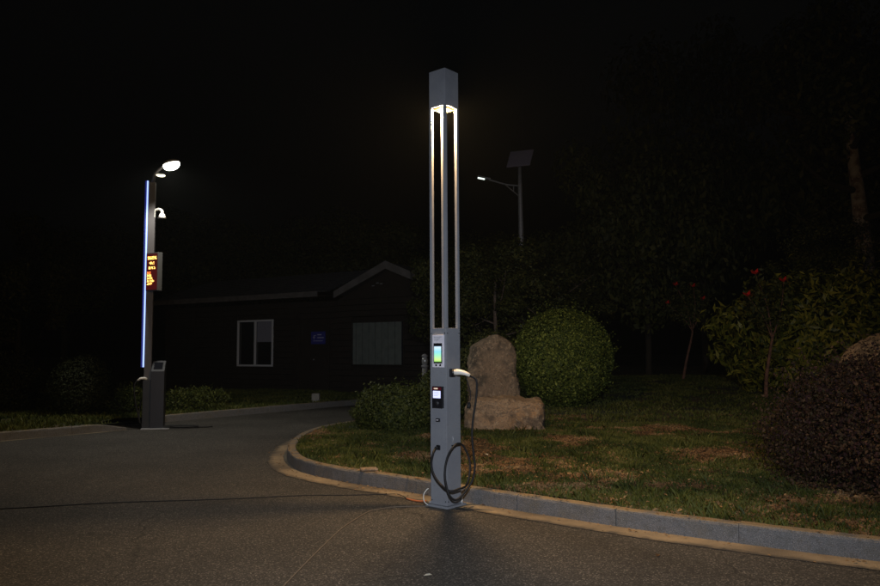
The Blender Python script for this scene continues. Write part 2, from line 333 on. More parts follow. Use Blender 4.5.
# sand / gutter strip along the island, with an uneven outer edge
def strip(name, path, d0, d1, z, m, jit=.03):
    a = offset(path, d0); bm = bmesh.new(); A = []; B = []
    for i, (x, y) in enumerate(path):
        w = d1 + jit * (math.sin(i * .9) + math.sin(i * .37 + 2) * .9 + random.uniform(-.4, .4)); b = offset(path[max(0, i - 1):i + 2], w)[min(i, 1)]
        A.append(bm.verts.new((*a[i], z))); B.append(bm.verts.new((*b, z)))
    for i in range(len(path) - 1): bm.faces.new((A[i], B[i], B[i + 1], A[i + 1]))
    bmesh.ops.recalc_face_normals(bm, faces=bm.faces)
    if sum(f.normal.z for f in bm.faces) < 0: bmesh.ops.reverse_faces(bm, faces=bm.faces)
    n_ = len(A); o = tag(bm_obj(name, bm, m), kind='structure')
    at_ = o.data.attributes.new('edge', 'FLOAT', 'POINT'); at_.data.foreach_set('value', np.tile([0., 1.], n_).astype(np.float32)); return o
strip('sand_strip', ISL[:150], -.02, .25, .005, M['sand'], .005)
L1f = [(p.x, p.y) for p in catmull([(x, y, 0) for x, y in LK1], 12)]
strip('sand_strip', L1f, .01, -.10, .005, M['sand'], .02)
# kerbs: single stones
def kerb(name, path, sgn, length, w=.125, h=.15, ramp_end=False):
    root = thing(name, None, None); root['kind'] = 'structure'
    P = [Vector((x, y, 0)) for x, y in path]; cum = [0]
    for i in range(1, len(P)): cum.append(cum[-1] + (P[i] - P[i - 1]).length)
    def at(s):
        s = max(0, min(cum[-1] - 1e-4, s)); i = 0
        lo, hi = 0, len(cum) - 1
        while hi - lo > 1:
            mid = (lo + hi) // 2
            if cum[mid] <= s: lo = mid
            else: hi = mid
        t = (s - cum[lo]) / max(1e-6, cum[hi] - cum[lo]); return P[lo].lerp(P[hi], t), (P[hi] - P[lo]).normalized()
    s = 0; n = int(cum[-1] / length); L = cum[-1] / n
    for k in range(n):
        a, b = k * L + .0022, (k + 1) * L - .0022; bm = bmesh.new(); prev = None; dz = random.uniform(-.004, .004); do = random.uniform(-.004, .004)
        q = 9; dh = 0
        for j in range(q):
            p, t = at(a + (b - a) * j / (q - 1)); nn = Vector((-t.y, t.x, 0)) * sgn
            hh = h + dz
            if ramp_end and k == n - 1: hh = h * (1, 1, 1, .97, .9, .8, .65, .48, .30)[j]
            prof = [(0, -.05), (.006, hh - .022), (.013, hh - .006), (.026, hh), (w - .012, hh), (w, hh - .012), (w, -.05)]
            ring = [bm.verts.new(p + nn * (u + do + random.uniform(-.003, .003)) + Vector((0, 0, z + (random.uniform(-.003, .002) if z > 0 else 0)))) for u, z in prof]
            if prev:
                for i in range(len(prof)): bm.faces.new((prev[i], prev[(i + 1) % 7], ring[(i + 1) % 7], ring[i]))
            else: bm.faces.new(ring)
            prev = ring
        bm.faces.new(prev[::-1]); bmesh.ops.recalc_face_normals(bm, faces=bm.faces)
        bm_obj('kerb_stone', bm, M['kerb'], root)
    return root
kerb('island_kerb', ISL[8:205], -1, .98)
kerb('roadside_kerb', L1f[4:], 1, .98, ramp_end=True)
kerb('roadside_kerb', [(p.x, p.y) for p in catmull([(x, y, 0) for x, y in LK2[:7]], 10)], 1, .98)
# ------------------------------------------------------------------ grass
def fbm(x, y, sc, seed, oc=4):
    r = np.random.default_rng(seed); out = 0; amp = 1; tot = 0
    for o in range(oc):
        G = r.random((64, 64)); u = x * sc + 100.3; v = y * sc + 57.7; i = np.floor(u).astype(int); j = np.floor(v).astype(int); a = u - i; b = v - j
        a = a * a * (3 - 2 * a); b = b * b * (3 - 2 * b); g = lambda p, q: G[p % 64, q % 64]
        out = out + amp * ((g(i, j) * (1 - a) + g(i + 1, j) * a) * (1 - b) + (g(i, j + 1) * (1 - a) + g(i + 1, j + 1) * a) * b)
        tot += amp; amp *= .62; sc *= 2.1
    return out / tot
def grass(name, n, inside, hf, bx, dens, hgt, m, dry, seed, width=.004):
    r = np.random.default_rng(seed); x0, y0, x1, y1 = bx
    x = r.uniform(x0, x1, n); y = r.uniform(y0, y1, n)
    keep = inside(x, y) & (abs(x) < .62 * y + .8)
    x = x[keep]; y = y[keep]
    f = fbm(x, y, 1.5, 77, 5) + .05 * np.exp(-((y - (7.6 - .75 * (x - .3))) / .6) ** 2) + .05 * np.exp(-((x - 1.5) ** 2 + (y - 10.5) ** 2) / 3) + r.normal(size=len(x)) * .035
    sel = (f > .535) if dry else (f <= .60)
    x = x[sel]; y = y[sel]; N = len(x); z = hf(x, y) + .008
    dist = np.sqrt(x * x + y * y); h = hgt * r.uniform(.4, 1.2, N) * (.55 + .9 * fbm(x, y, 3.5, 31, 3)) ; w = width * (.6 + dist / 9) * r.uniform(.7, 1.3, N)
    a = r.uniform(0, 2 * np.pi, N); lean = r.uniform(.15, 1.5 if dry else .9, N) * h; b = r.uniform(0, 2 * np.pi, N)
    dx, dy = np.cos(a) * w, np.sin(a) * w; lx, ly = np.cos(b) * lean, np.sin(b) * lean
    V = np.empty((N, 4, 3)); V[:, 0] = np.c_[x - dx, y - dy, z - .01]; V[:, 1] = np.c_[x + dx, y + dy, z - .01]
    V[:, 2] = np.c_[x + dx * .7 + lx * .45, y + dy * .7 + ly * .45, z + h * .6]; V[:, 3] = np.c_[x + lx, y + ly, z + h * (.55 if dry else .95)]
    g_ = np.clip((fbm(x, y, 2.6, 9, 4) - .5) * 4 + .5, 0, 1)
    o = link(name, quads(name, V.reshape(-1, 3), N, .4 * r.random(N) + .6 * g_), m); o['kind'] = 'stuff'; return o
grass('grass', 380000, in_lawn, lawn_h, (-2.4, 4, 8, 13), 1, .042, M['grass'], False, 1)
grass('grass', 90000, in_lawn, lawn_h, (-2.4, 13, 16, 27), 1, .06, M['grass'], False, 2, .007)
grass('dry_grass', 330000, in_lawn, lawn_h, (-2.4, 4, 8, 14), 1, .035, M['grassdry'], True, 3)
zf = lambda x, y: .12 + .02 * np.sin(x * 1.7) * np.sin(y)
grass('grass', 110000, in_verge, zf, (-14, 9, 0, 26), 1, .07, M['grass'], False, 4, .007)
grass('weed_tufts', 60000, lambda x, y: in_lawn(x, y) & (fbm(x, y, 4.5, 5, 3) > .66), lawn_h, (-2.4, 4, 8, 14), 1, .11, M['grass'], False, 8)
# litter
rs = np.random.default_rng(15); ii = rs.integers(25, 140, 420); off_ = -.03 + .34 * rs.random(420) ** 2.2; PP = np.array(ISL); TT = PP[ii + 1] - PP[ii]; TT /= np.linalg.norm(TT, axis=1, keepdims=True)
QQ = PP[ii] + TT * rs.uniform(-.1, .1, (420, 1)) + np.c_[-TT[:, 1], TT[:, 0]] * off_[:, None]
leaves('kerb_litter', np.c_[QQ, np.where(off_ < .012, .158, .014)], rs.uniform(.008, .038, 420), M['leafdry'], kind='stuff', aspect=.7, nrm=np.tile([0, 0, 1.], (420, 1)), jitter=.4)
r_ = np.random.default_rng(5); xs = r_.uniform(-2, 7, 1500); ys = r_.uniform(5, 14, 1500)
kp = in_lawn(xs, ys); xs = xs[kp]; ys = ys[kp]
leaves('leaf_litter', np.c_[xs, ys, lawn_h(xs, ys) + .035], r_.uniform(.02, .055, len(xs)), M['leafdry'], kind='stuff', aspect=.6, nrm=np.tile([0, 0, 1.], (len(xs), 1)), jitter=.5)
def one_leaf(name, x, y, z, s, rz, m, label, cat='leaf'):
    bm = bmesh.new(); p = [(-.5, 0, 0), (-.15, -.25, .10), (.25, -.2, .12), (.5, 0, .05), (.25, .2, .15), (-.15, .25, .12)]
    mid = [(-.15, 0, .0), (.25, 0, .02)]
    V = [bm.verts.new(Vector(q) * s) for q in p + mid]
    for f in ((0, 1, 6), (1, 2, 7, 6), (2, 3, 7), (3, 4, 7), (4, 5, 6, 7), (5, 0, 6)): bm.faces.new([V[i] for i in f])
    bmesh.ops.solidify(bm, geom=bm.faces[:], thickness=s * .02)
    o = bm_obj(name, bm, m, loc=(x, y, z)); o.rotation_euler = (0, 0, rz); tag(o, label, cat)
one_leaf('fallen_leaf', -.09, 5.05, .004, .06, .2, M['paper'], 'small pale leaf lying on the asphalt in front of the charging pole')
one_leaf('fallen_leaf', 1.55, 5.5, .004, .06, 1.2, M['leafdry'], 'tiny brown leaf on the asphalt near the right kerb')
one_leaf('paper_scrap', .57, 9.55, .165, .085, 2.2, M['paper'], 'white crumpled scrap in the grass just right of the charging pole', 'litter')
one_leaf('paper_scrap', 1.6, 12.35, .27, .26, .5, M['concrete'], 'pale flat flake poking out behind the right end of the lying stone', 'litter')
bm = bmesh.new(); abox(bm, (-.09, -.045, 0), (.09, .045, .03), .008)
for v in bm.verts: v.co += Vector((random.uniform(-.01, .01), random.uniform(-.01, .01), random.uniform(-.003, .006)))
o = bm_obj('stone_chip', bm, M['stone2'], loc=(-.80, 8.43, .152)); o.rotation_euler = (0, 0, .3); tag(o, 'flat tan stone chip lying on top of the curved kerb', 'stone')
# ------------------------------------------------------------------ charging pole
ROT = math.radians(41 - 90 + 0)
SD = .205; hs_ = SD / 2
# local axes: x' = along left face towards the near corner, so the left face is at y'=-hs, right face at x'=+hs
e1 = Vector((math.cos(math.radians(41)), -math.sin(math.radians(41)), 0)); RZ = math.atan2(e1.y, e1.x)
pole = thing('charging_pole', 'tall grey square charging pole with open four-post lamp top and coiled black cable', 'charging pole', (PX, PY, 0), RZ)
box('base_plate', (-hs_ - .035, -hs_ - .035, 0.001), (hs_ + .035, hs_ + .035, .022), M['pole'], pole, .004)
BT = 1.69
box('body', (-hs_, -hs_, .0221), (hs_, hs_, BT), M['pole'], pole, .004)
cw = .030
for sx in (-1, 1):
    for sy in (-1, 1):
        x0 = sx * hs_ if sx < 0 else hs_ - cw; y0 = sy * hs_ if sy < 0 else hs_ - cw
        box('column', (x0, y0, BT + .0005), (x0 + cw, y0 + cw, 3.864), M['pole'], pole, .002)
cap = bmesh.new(); abox(cap, (-hs_, -hs_, 3.865), (hs_, hs_, 4.235), .004); bm_obj('cap', cap, M['pole'], pole)
lp = box('lamp_panel', (-hs_ + .035, -hs_ + .035, 3.851), (hs_ - .035, hs_ - .035, 3.8645), M['lampbed'], pole)
bm = bmesh.new(); bmesh.ops.create_uvsphere(bm, u_segments=12, v_segments=8, radius=.022); bmesh.ops.translate(bm, verts=bm.verts, vec=(-.02, -.02, 3.848)); bmesh.ops.scale(bm, verts=bm.verts, vec=(1, 1, 1))
bm_obj('lamp_core', bm, M['lampcore'], lp)
# touch screen plate on the left face (y' = -hs)
F = -hs_
tp = box('screen_plate', (-.064, F - .012, 1.315), (.077, F + .002, 1.625), M['bezel'], pole, .003)
box('screen_frame', (-.046, F - .0155, 1.352), (.060, F - .0119, 1.545), M['blackpl'], tp, .001)
box('screen', (-.037, F - .0175, 1.368), (.050, F - .0154, 1.515), M['screen'], tp)
for k in (-.026, .026):
    box('button', (k, F - .014, 1.326), (k + .020, F - .0119, 1.344), M['blackpl'], tp, .002)
for k in range(3): box('printed_line', (-.046 + .002 * k, F - .0126, 1.602 - k * .015), (.052 - .018 * k, F - .0119, 1.606 - k * .015), M['pole'], tp)
cr = box('card_reader', (-.056, F - .03, .930), (.070, F + .002, 1.135), M['blackpl'], pole, .006)
box('red_stripe', (-.050, F - .0325, 1.100), (.062, F - .0299, 1.127), M['red'], cr, .001)
box('white_mark', (-.028, F - .0335, 1.108), (.020, F - .0324, 1.120), M['cream'], cr)
box('screen', (-.040, F - .0325, 1.024), (.052, F - .0299, 1.092), M['hublit'], cr)
for i, (a, b) in enumerate(((1.076, .06), (1.060, .07), (1.044, .05))):
    box('text_line', (-.028, F - .0332, a), (-.028 + b, F - .0324, a + .004), M['greytext'], cr)
tube('reader_disc', [(.006, F - .034, .975), (.006, F - .0299, .975)], .024, M['dkmetal'], cr, 20)
lk = bmesh.new(); abox(lk, (-.022, F - .018, .800), (.022, F + .002, .832), .006, None); bm_obj('lock', lk, M['dkmetal'], pole)
box('lock_slot', (-.014, F - .0195, .813), (.012, F - .0179, .819), M['bezel'], pole)
def cyl(name, p0, p1, r, m, parent, seg=16): return tube(name, [p0, p1], r, m, parent, seg)
so = box('cable_socket', (-.022, F - .012, .535), (.022, F + .002, .580), M['blackpl'], pole, .004)
cyl('gland', (0, F - .045, .556), (0, F - .011, .556), .014, M['rubber'], so)
# holster on the right face (x' = +hs)
R = hs_
box('gun_socket', (R - .002, -.062, 1.225), (R + .028, -.005, 1.300), M['blackpl'], pole, .005)
tube('cable_hook', [(R - .002, -.03, .575), (R + .03, -.03, .575), (R + .045, -.03, .585), (R + .048, -.03, .60)], .007, M['dkmetal'], pole)
tube('faint_bracket', [(R - .001, -.015, .60), (R + .006, -.015, .64), (R - .001, -.015, .66)], .004, M['galv'], pole)
for (a, b, n_) in ((-hs_ - .028, -hs_ + .02, 'bolt'), (hs_ + .02, hs_ - .01, 'bolt')):
    cyl(n_, (a, b, .020), (a, b, .036), .008, M['galv'], pole)
for zz in (1.64, .06):
    for xx in (-.085, .085):
        cyl('screw', (xx, F - .004, zz), (xx, F + .001, zz), .006, M['dkmetal'], pole, 10); cyl('screw', (R - .001, xx, zz), (R + .004, xx, zz), .006, M['dkmetal'], pole, 10)
# everything below is laid out in world metres and converted to pole coordinates
inv = Matrix.Translation((PX, PY, 0)) @ Matrix.Rotation(RZ, 4, 'Z'); inv.invert()
def loc(p): return inv @ Vector(p)
e2 = Vector((-e1.y, e1.x, 0))
sock = Vector((PX, PY, 0)) + e1 * (R + .026) + e2 * (-.034)
def wp(px, pz, y): return loc(((px - 445.2) / 103.5 * y / 7.2 + PX, y, pz))
# gun: body leaves the socket outward to the right, tilting down slightly, with a curved grip
gd = Vector((.96, -.28, 0)).normalized()
g0 = sock + Vector((0, 0, 1.266)); gp = [g0, g0 + gd * .04 + Vector((0, 0, .004)), g0 + gd * .085 + Vector((0, 0, .002)), g0 + gd * .125 + Vector((0, 0, -.010)), g0 + gd * .165 + Vector((0, 0, -.028))]
gun = tube('charging_gun', [loc(p) for p in gp], [.026, .029, .026, .020, .015], M['white'], pole, 12)
tube('gun_nozzle', [loc(g0 - gd * .012), loc(g0 + gd * .012)], .031, M['blackpl'], gun, 14)
ga = g0 + gd * .075 + Vector((0, 0, .026)); box('gun_trigger', (-.02, -.006, -.004), (.02, .006, .008), M['blackpl'], gun, .002, Matrix.Translation(loc(ga)) @ Matrix.Rotation(math.radians(12) , 4, 'Y'))
ge = gp[-1]; tube('strain_relief', [loc(ge), loc(ge + gd * .03 + Vector((0, 0, -.012))), loc(ge + gd * .055 + Vector((0, 0, -.03)))], [.016, .013, .012], M['rubber'], gun, 10)
y0 = ge.y - .02
cp = [loc(ge + gd * .03 + Vector((0, 0, -.010))), wp(475.6, 1.20, y0), wp(476.2, 1.12, y0), wp(475, 1.0, y0), wp(472.5, .85, y0), wp(471, .68, y0), wp(472.5, .50, y0), wp(473.5, .40, y0 - .01), wp(471, .27, y0 - .03), wp(462, .155, y0 - .07),
      wp(454, .108, 7.0), wp(447.5, .175, 6.96), wp(444, .33, 7.0), wp(446, .47, 7.03), wp(451, .56, 7.08), wp(456.5, .60, 7.13), wp(462, .575, 7.20), wp(467.5, .47, 7.22), wp(468.8, .36, 7.20), wp(465.5, .22, 7.14),
      wp(458, .20, 7.05), wp(448, .19, 7.0), wp(438.5, .25, 7.08), wp(432.6, .335, 7.12), wp(431, .43, 7.13), wp(432.6, .515, 7.12), loc(Vector((PX, PY, .556)) - e2 * (hs_ + .045))]
tube('charging_cable', catmull(cp, 8), .0105, M['rubber'], pole, 8)
tube('cap_tether', catmull([loc(g0 + gd * .12 + Vector((0, 0, -.03))), wp(469.5, 1.10, y0 + .02), wp(469.8, 1.02, y0 + .02), wp(468.5, .97, y0 + .02)], 5), .004, M['rubber'], pole, 6)
tube('rubber_cap', [wp(468.8, .985, y0 + .02), wp(468.2, .955, y0 + .02), wp(467.8, .93, y0 + .02)], [.012, .021, .018], M['rubber'], pole, 10)
# loose wires at the foot
o = tube('white_wire', catmull([(-.125, 7.22, .02), (-.16, 7.24, .05), (-.165, 7.25, .11), (-.14, 7.26, .15), (-.12, 7.27, .165)], 6), .0042, M['white']); tag(o, 'short white wire curling up beside the foot of the charging pole', 'wire')
o = tube('white_plug', [(.195, 7.33, .012), (.197, 7.33, .05), (.197, 7.33, .075)], [.014, .013, .010], M['white'], None, 10); tag(o, 'small white plug standing at the right side of the pole foot', 'plug')
o = tube('orange_cable', catmull([(-.145, 7.35, .03), (-.2, 7.43, .012), (-.28, 7.50, .010), (-.34, 7.58, .010)], 6), .009, M['orange']); tag(o, 'short orange cable end joining the black wire left of the pole foot', 'cable')
c1 = [(-.34, 7.58, .006), (-.39, 7.74, .006), (-.47, 7.84, .006), (-.62, 7.83, .006), (-1.0, 7.80, .006), (-1.43, 7.79, .006), (-2.2, 7.62, .006), (-3.25, 7.47, .006), (-4.15, 7.22, .006), (-6.0, 6.9, .006), (-8, 6.7, .006)]
tag(tube('extension_cable', catmull(c1, 8), .0048, M['rubber'], None, 6), 'thin black cable running left across the asphalt from the pole foot', 'cable')
c2 = [(-.12, 7.24, .004), (-.3, 7.24, .004), (-.5, 7.19, .004), (-.66, 7.02, .004), (-.74, 6.75, .004), (-.83, 6.35, .004), (-.92, 5.6, .004), (-.99, 4.88, .004), (-1.05, 4.2, .004), (-1.15, 3, .004)]
tag(tube('thin_wire', catmull(c2, 8), .0042, M['wirec'], None, 6), 'thin grey-brown wire curving from the pole foot towards the viewer', 'wire')
# ------------------------------------------------------------------ stones
def rock(name, prof, depth, m, loc_, label, rz=0, seed=0, rough=.06, cuts=16):
    """prof: outline of the front (x,z); depth: thickness; rounded by bulging rings"""
    bm = bmesh.new(); rings = []; n = 40
    P = [Vector((x, 0, z)) for x, z in prof]; P2 = catmull(P + [P[0]], 6)[:-1]; cx = sum(p.x for p in P2) / len(P2); cz = sum(p.z for p in P2) / len(P2)
    layers = [(-.5, .55), (-.48, .78), (-.38, .94), (-.2, 1.0), (.0, 1.01), (.2, 1.0), (.38, .92), (.48, .75), (.5, .5)]
    from mathutils import noise as NZ
    for (d, s) in layers:
        rings.append([bm.verts.new((cx + (p.x - cx) * s, d * depth, cz + (p.z - cz) * s)) for p in P2])
    k = len(P2)
    for a, b in zip(rings, rings[1:]):
        for i in range(k): bm.faces.new((a[i], a[(i + 1) % k], b[(i + 1) % k], b[i]))
    for rr in (rings[0], rings[-1]):
        c = bm.verts.new(sum((v.co for v in rr), Vector()) / k + Vector((0, -.01 if rr is rings[0] else .01, 0)))
        for i in range(k): bm.faces.new((rr[i], rr[(i + 1) % k], c))
    bmesh.ops.subdivide_edges(bm, edges=bm.edges, cuts=1, use_grid_fill=True)
    for v in bm.verts:
        q = v.co * 1.0 + Vector((seed * 7.1, 0, 0))
        v.co += Vector((NZ.noise(q * 2.5), NZ.noise(q * 2.5 + Vector((9, 0, 0))), NZ.noise(q * 2.5 + Vector((0, 9, 0))))) * rough + NZ.noise_vector(q * 7) * rough * .45 + Vector((0, -abs(NZ.noise(q * 4 + Vector((3, 3, 3)))) * rough * 1.2, 0))
    rr = random.Random(seed); c0 = Vector((cx, 0, cz)); ex = max(abs(p.x - cx) for p in P2); ez = max(abs(p.z - cz) for p in P2)
    for k in range(cuts):                             # broken facets
        n_ = Vector((rr.uniform(-1, 1), rr.uniform(-1.2, .3), rr.uniform(-.5, 1))).normalized()
        d_ = (abs(n_.x) * ex + abs(n_.y) * depth * .5 + abs(n_.z) * ez) * rr.uniform(.74, .90)
        for v in bm.verts:
            q = n_.dot(v.co - c0) - d_
            if q > 0: v.co -= n_ * q * .93
    bmesh.ops.subdivide_edges(bm, edges=bm.edges, cuts=1, use_grid_fill=True)
    for v in bm.verts: v.co += NZ.noise_vector(v.co * 13 + Vector((seed, 0, 0))) * .018 + NZ.noise_vector(v.co * 28) * .009
    bmesh.ops.recalc_face_normals(bm, faces=bm.faces)
    o = bm_obj(name, bm, m, None, True, loc_); o.rotation_euler = (0, 0, rz); tag(o, label, 'stone'); return o
rock('standing_stone', [(-.42, -.2), (-.46, .35), (-.45, .9), (-.40, 1.20), (-.37, 1.35), (-.22, 1.45), (.06, 1.53), (.28, 1.43), (.39, 1.24), (.42, .9), (.48, .5), (.54, -.2)], .42, M['stone'], (.92, 13.35, .20), 'upright tan boulder with pointed top behind the pole', .1, 1, .045, 7)
rock('lying_stone', [(-.66, -.12), (-.72, .2), (-.64, .44), (-.45, .53), (-.1, .55), (.3, .52), (.50, .50), (.57, .42), (.58, .12), (.55, -.12)], .62, M['stone2'], (1.10, 12.25, .17), 'long low tan boulder lying in front of the upright boulder', -.08, 4, .05, 6)
rock('boulder', [(-.8, -.2), (-.85, .7), (-.60, 1.22), (-.2, 1.46), (.4, 1.55), (.9, 1.2), (.95, -.2)], .9, M['stone2'], (6.75, 11.2, .2), 'pale boulder top showing behind the purple shrub at the right edge', .15, 9, .04, 3)
# ------------------------------------------------------------------ shrubs
def shell_pts(n, c, r, lump=.05, lo=.55, flat=None, seed=0, depth=.35, lf=3.0):
    rr = np.random.default_rng(seed + 50); d = rr.normal(size=(n, 3)); d /= np.linalg.norm(d, axis=1, keepdims=True)
    ph = rr.uniform(0, 6.28, 6)
    L = 1 + lump * (np.sin(d[:, 0] * lf + ph[0]) * np.sin(d[:, 1] * lf + ph[1]) + np.sin(d[:, 2] * lf * 1.4 + ph[2]) * np.sin(d[:, 0] * lf * 2.1 + ph[3]) * .7 + .5 * np.sin(d[:, 0] * lf * 5 + ph[4]) * np.sin(d[:, 2] * lf * 4.4 + ph[5]))
    t = 1 - depth * rr.random(n) ** 1.8
    return np.array(c) + d * np.array(r) * (L * t)[:, None], d
def bush(name, label, cat, c, r, n, size, m, base_z, lump=.05, depth=.35, aspect=.55, seed=0, jitter=1, lf=3., up=0, stems=5, group=None, outn=True, sprigs=0):
    root = thing(name, label, cat, (c[0], c[1], base_z), 0, group)
    cc = (0, 0, c[2] - base_z)
    P, d = shell_pts(n, cc, r, lump, seed=seed, depth=depth, lf=lf); ok = P[:, 2] > .02; P = P[ok]; d = d[ok]
    if sprigs:
        rr = np.random.default_rng(seed + 3); k = rr.integers(0, len(P), sprigs)
        for j in range(5):
            q = P[k] + d[k] * (np.array(r).mean() * .03 * (j + 1)) + rr.normal(size=(sprigs, 3)) * size * .2 + np.array([0, 0, size * .25 * j]); q[:, 2] = np.maximum(q[:, 2], .03)
            P = np.r_[P, q]; d = np.r_[d, d[k]]
    sz = np.random.default_rng(seed).uniform(.6, 1.25, len(P)) * size
    fo = leaves('foliage', P, sz, m, root, 'stuff', aspect, d if outn else None, jitter, up=up)
    bm = bmesh.new()
    for k in range(stems):
        a = 2 * math.pi * k / stems + seed; rx = r[0] * .5
        atube(bm, [(math.cos(a) * .06, math.sin(a) * .06, -.05), (math.cos(a) * rx * .4, math.sin(a) * rx * .4, cc[2] * .5), (math.cos(a) * rx * 1.2, math.sin(a) * rx * 1.2, cc[2] * 1.05)], [.025, .018, .008], 6)
    bm_obj('stem', bm, M['twig'], root, True)
    return root
bush('round_bush', 'large clipped round green bush right of the two boulders', 'bush', (2.52, 15.5, 1.31), (1.02, 1.02, 1.01), 42000, .058, M['box'], .27, .009, .20, seed=1, lf=6, sprigs=500)
bush('low_bush', 'low spreading green bush on the lawn left of the pole', 'bush', (-.62, 12.9, .42), (.82, .65, .48), 17000, .055, M['loose'], .13, .10, .4, seed=2, sprigs=240)
bush('low_bush', 'small green bush tight behind the pole, against the low spreading bush', 'bush', (.05, 13.4, .62), (.5, .5, .52), 9000, .055, M['loose'], .13, .10, .4, seed=12, sprigs=120)
bush('low_bush', 'dark green bush peeping over the upright boulder', 'bush', (1.15, 16.0, .95), (1.0, .7, .88), 15000, .065, M['tree'], .25, .08, .4, seed=3, sprigs=200)
bush('purple_shrub', 'broad mounded purple-leaved shrub at the right kerb', 'shrub', (5.0, 7.55, .50), (1.56, 1.68, .98), 70000, .040, M['purple'], .13, .07, .45, seed=4, sprigs=2600, lf=5, jitter=1.8)
bush('glossy_bush', 'wide glossy long-leaved green bush behind the purple shrub', 'bush', (10.1, 19.2, 1.7), (2.9, 2.2, 1.75), 15000, .24, M['long'], .35, .10, .45, .30, seed=5, sprigs=250, lf=4)
bush('glossy_bush', 'glossy green bush at the far right, above the purple shrub', 'bush', (14.0, 20.5, 1.5), (2.6, 2.0, 1.6), 9000, .24, M['long'], .38, .10, .45, .30, seed=6, sprigs=100, lf=4)
bush('dark_bush', 'dark rounded bush behind the roadside kerb left of the lamp post', 'bush', (-7.75, 16.3, .72), (.68, .68, .70), 9000, .05, M['darkleaf'], .12, .04, .3, seed=7, sprigs=90)
bush('dark_bush', 'wide dark bush at the far left behind the kerb', 'bush', (-10.4, 17.2, .75), (1.3, .9, .8), 9000, .06, M['darkleaf'], .12, .08, .4, seed=17, sprigs=90)
bush('weedy_shrub', 'ragged low shrub just left of the lamp post cabinet', 'shrub', (-6.85, 16.7, .36), (.62, .4, .32), 2600, .075, M['loose'], .12, .22, .7, .35, seed=8, outn=False, up=.8, sprigs=120)
bush('weedy_shrub', 'ragged low shrub just right of the lamp post cabinet', 'shrub', (-5.75, 17.4, .36), (.75, .45, .30), 2600, .075, M['loose'], .12, .22, .7, .35, seed=9, outn=False, up=.8, sprigs=120)
# ------------------------------------------------------------------ trees
def crown_mesh(seed, n, lumps, leaf):
    rr = np.random.default_rng(seed); pts = []; nrm = []
    cs = rr.normal(size=(lumps, 3)); cs /= np.linalg.norm(cs, axis=1, keepdims=True); cs *= rr.uniform(.25, .85, (lumps, 1)); cs[:, 2] *= .8
    for c in cs:
        k = n // lumps; d = rr.normal(size=(k, 3)); d /= np.linalg.norm(d, axis=1, keepdims=True)
        rad = rr.uniform(.2, .42); pts.append(c + d * rad * (rr.random((k, 1)) ** .4) * np.array([1, 1, .7])); nrm.append(d + np.array([0, 0, .5]))
    P = np.concatenate(pts); D = np.concatenate(nrm)
    o = leaves('crown', P, rr.uniform(.6, 1.3, len(P)) * leaf, M['tree'], None, None, .5, D); me = o.data; bpy.data.objects.remove(o); return me
crowns = [crown_mesh(21, 12000, 30, .055), crown_mesh(22, 12000, 24, .06), crown_mesh(23, 10000, 36, .055)]
def tree(x, y, h, cr, label, v=0, tr=.16, trunk_h=.45, z0=.1, lean=(0, 0), bark='bark', cz=.35, bare=0, group=None):
    root = thing('tree', label, 'tree', (x, y, z0), 0, group); rr = random.Random(int(x * 31 + y * 17))
    bm = bmesh.new(); n = 7; top = h * .78
    pts = [Vector((lean[0] * t + math.sin(t * 5 + x) * .10 * t, lean[1] * t + math.cos(t * 4 + y) * .1 * t, top * t - .1)) for t in [k / n for k in range(n + 1)]]
    atube(bm, catmull(pts, 3), [tr * (1.25 if i == 0 else 1) * (1 - .75 * i / (3 * n)) for i in range(3 * n + 1)], 10)
    bb = bm; bm2 = bmesh.new() if bark == 'palebark' else bm; bm = bm2
    for k in range(7 + bare):
        t = trunk_h + (.95 - trunk_h) * k / (7 + bare); i = min(n - 1, int(t * n)); p = pts[i].lerp(pts[i + 1], t * n - i)
        a = k * 2.4 + x; l = cr * rr.uniform(.55, .95); e = p + Vector((math.cos(a) * l, math.sin(a) * l, l * rr.uniform(.3, .8)))
        m1 = p.lerp(e, .5) + Vector((rr.uniform(-.2, .2), rr.uniform(-.2, .2), -.12 * l)); r0 = tr * .42 * (1 - t * .4)
        atube(bm, catmull([p, m1, e], 4), [r0 * (1 - .85 * q / 8) for q in range(9)], 6)
        for s_ in (.5, .75):
            q0 = p.lerp(e, s_) ; q1 = q0 + Vector((rr.uniform(-1, 1), rr.uniform(-1, 1), rr.uniform(.1, .9))) * l * .4
            atube(bm, [q0, q0.lerp(q1, .5) + Vector((0, 0, -.04)), q1], [r0 * .35, r0 * .25, r0 * .08], 5)
    bmesh.ops.recalc_face_normals(bm, faces=bm.faces)
    if bm2 is not bb: bm_obj('limb', bm2, M['twig'], root, True); bmesh.ops.recalc_face_normals(bb, faces=bb.faces)
    bm_obj('trunk', bb, M[bark], root, True)
    c = link('crown', crowns[v], None, root, (lean[0] * .8, lean[1] * .8, h * (1 - cz))); c['kind'] = 'stuff'
    c.scale = (cr * 1.08, cr * 1.08, h * cz); c.rotation_euler = (0, 0, rr.uniform(0, 6))
    return root
tree(.12, 19.8, 4.6, 1.25, 'small dark tree with dense crown between the cabin gable and the charging pole', 0, .07, .25, .15, cz=.40)
tree(1.55, 20.4, 4.6, 1.7, 'dark leafy tree just right of the charging pole, in front of the solar lamp', 1, .09, .25, .3, cz=.36)
tree(3.6, 23.2, 4.2, 1.8, 'dark bushy tree behind the large round bush', 2, .09, .22, .4, cz=.36)
tree(12.75, 22.2, 12.5, 3.4, 'tall tree with pale peeling trunk at the right, above the glossy bush', 1, .36, .42, .45, (-.3, 0), bark='palebark', cz=.33, bare=5)
tree(7.6, 27.5, 11.5, 3.4, 'tall dark tree behind the two red-flowering saplings', 0, .12, .3, .5, cz=.5, bark='twig')
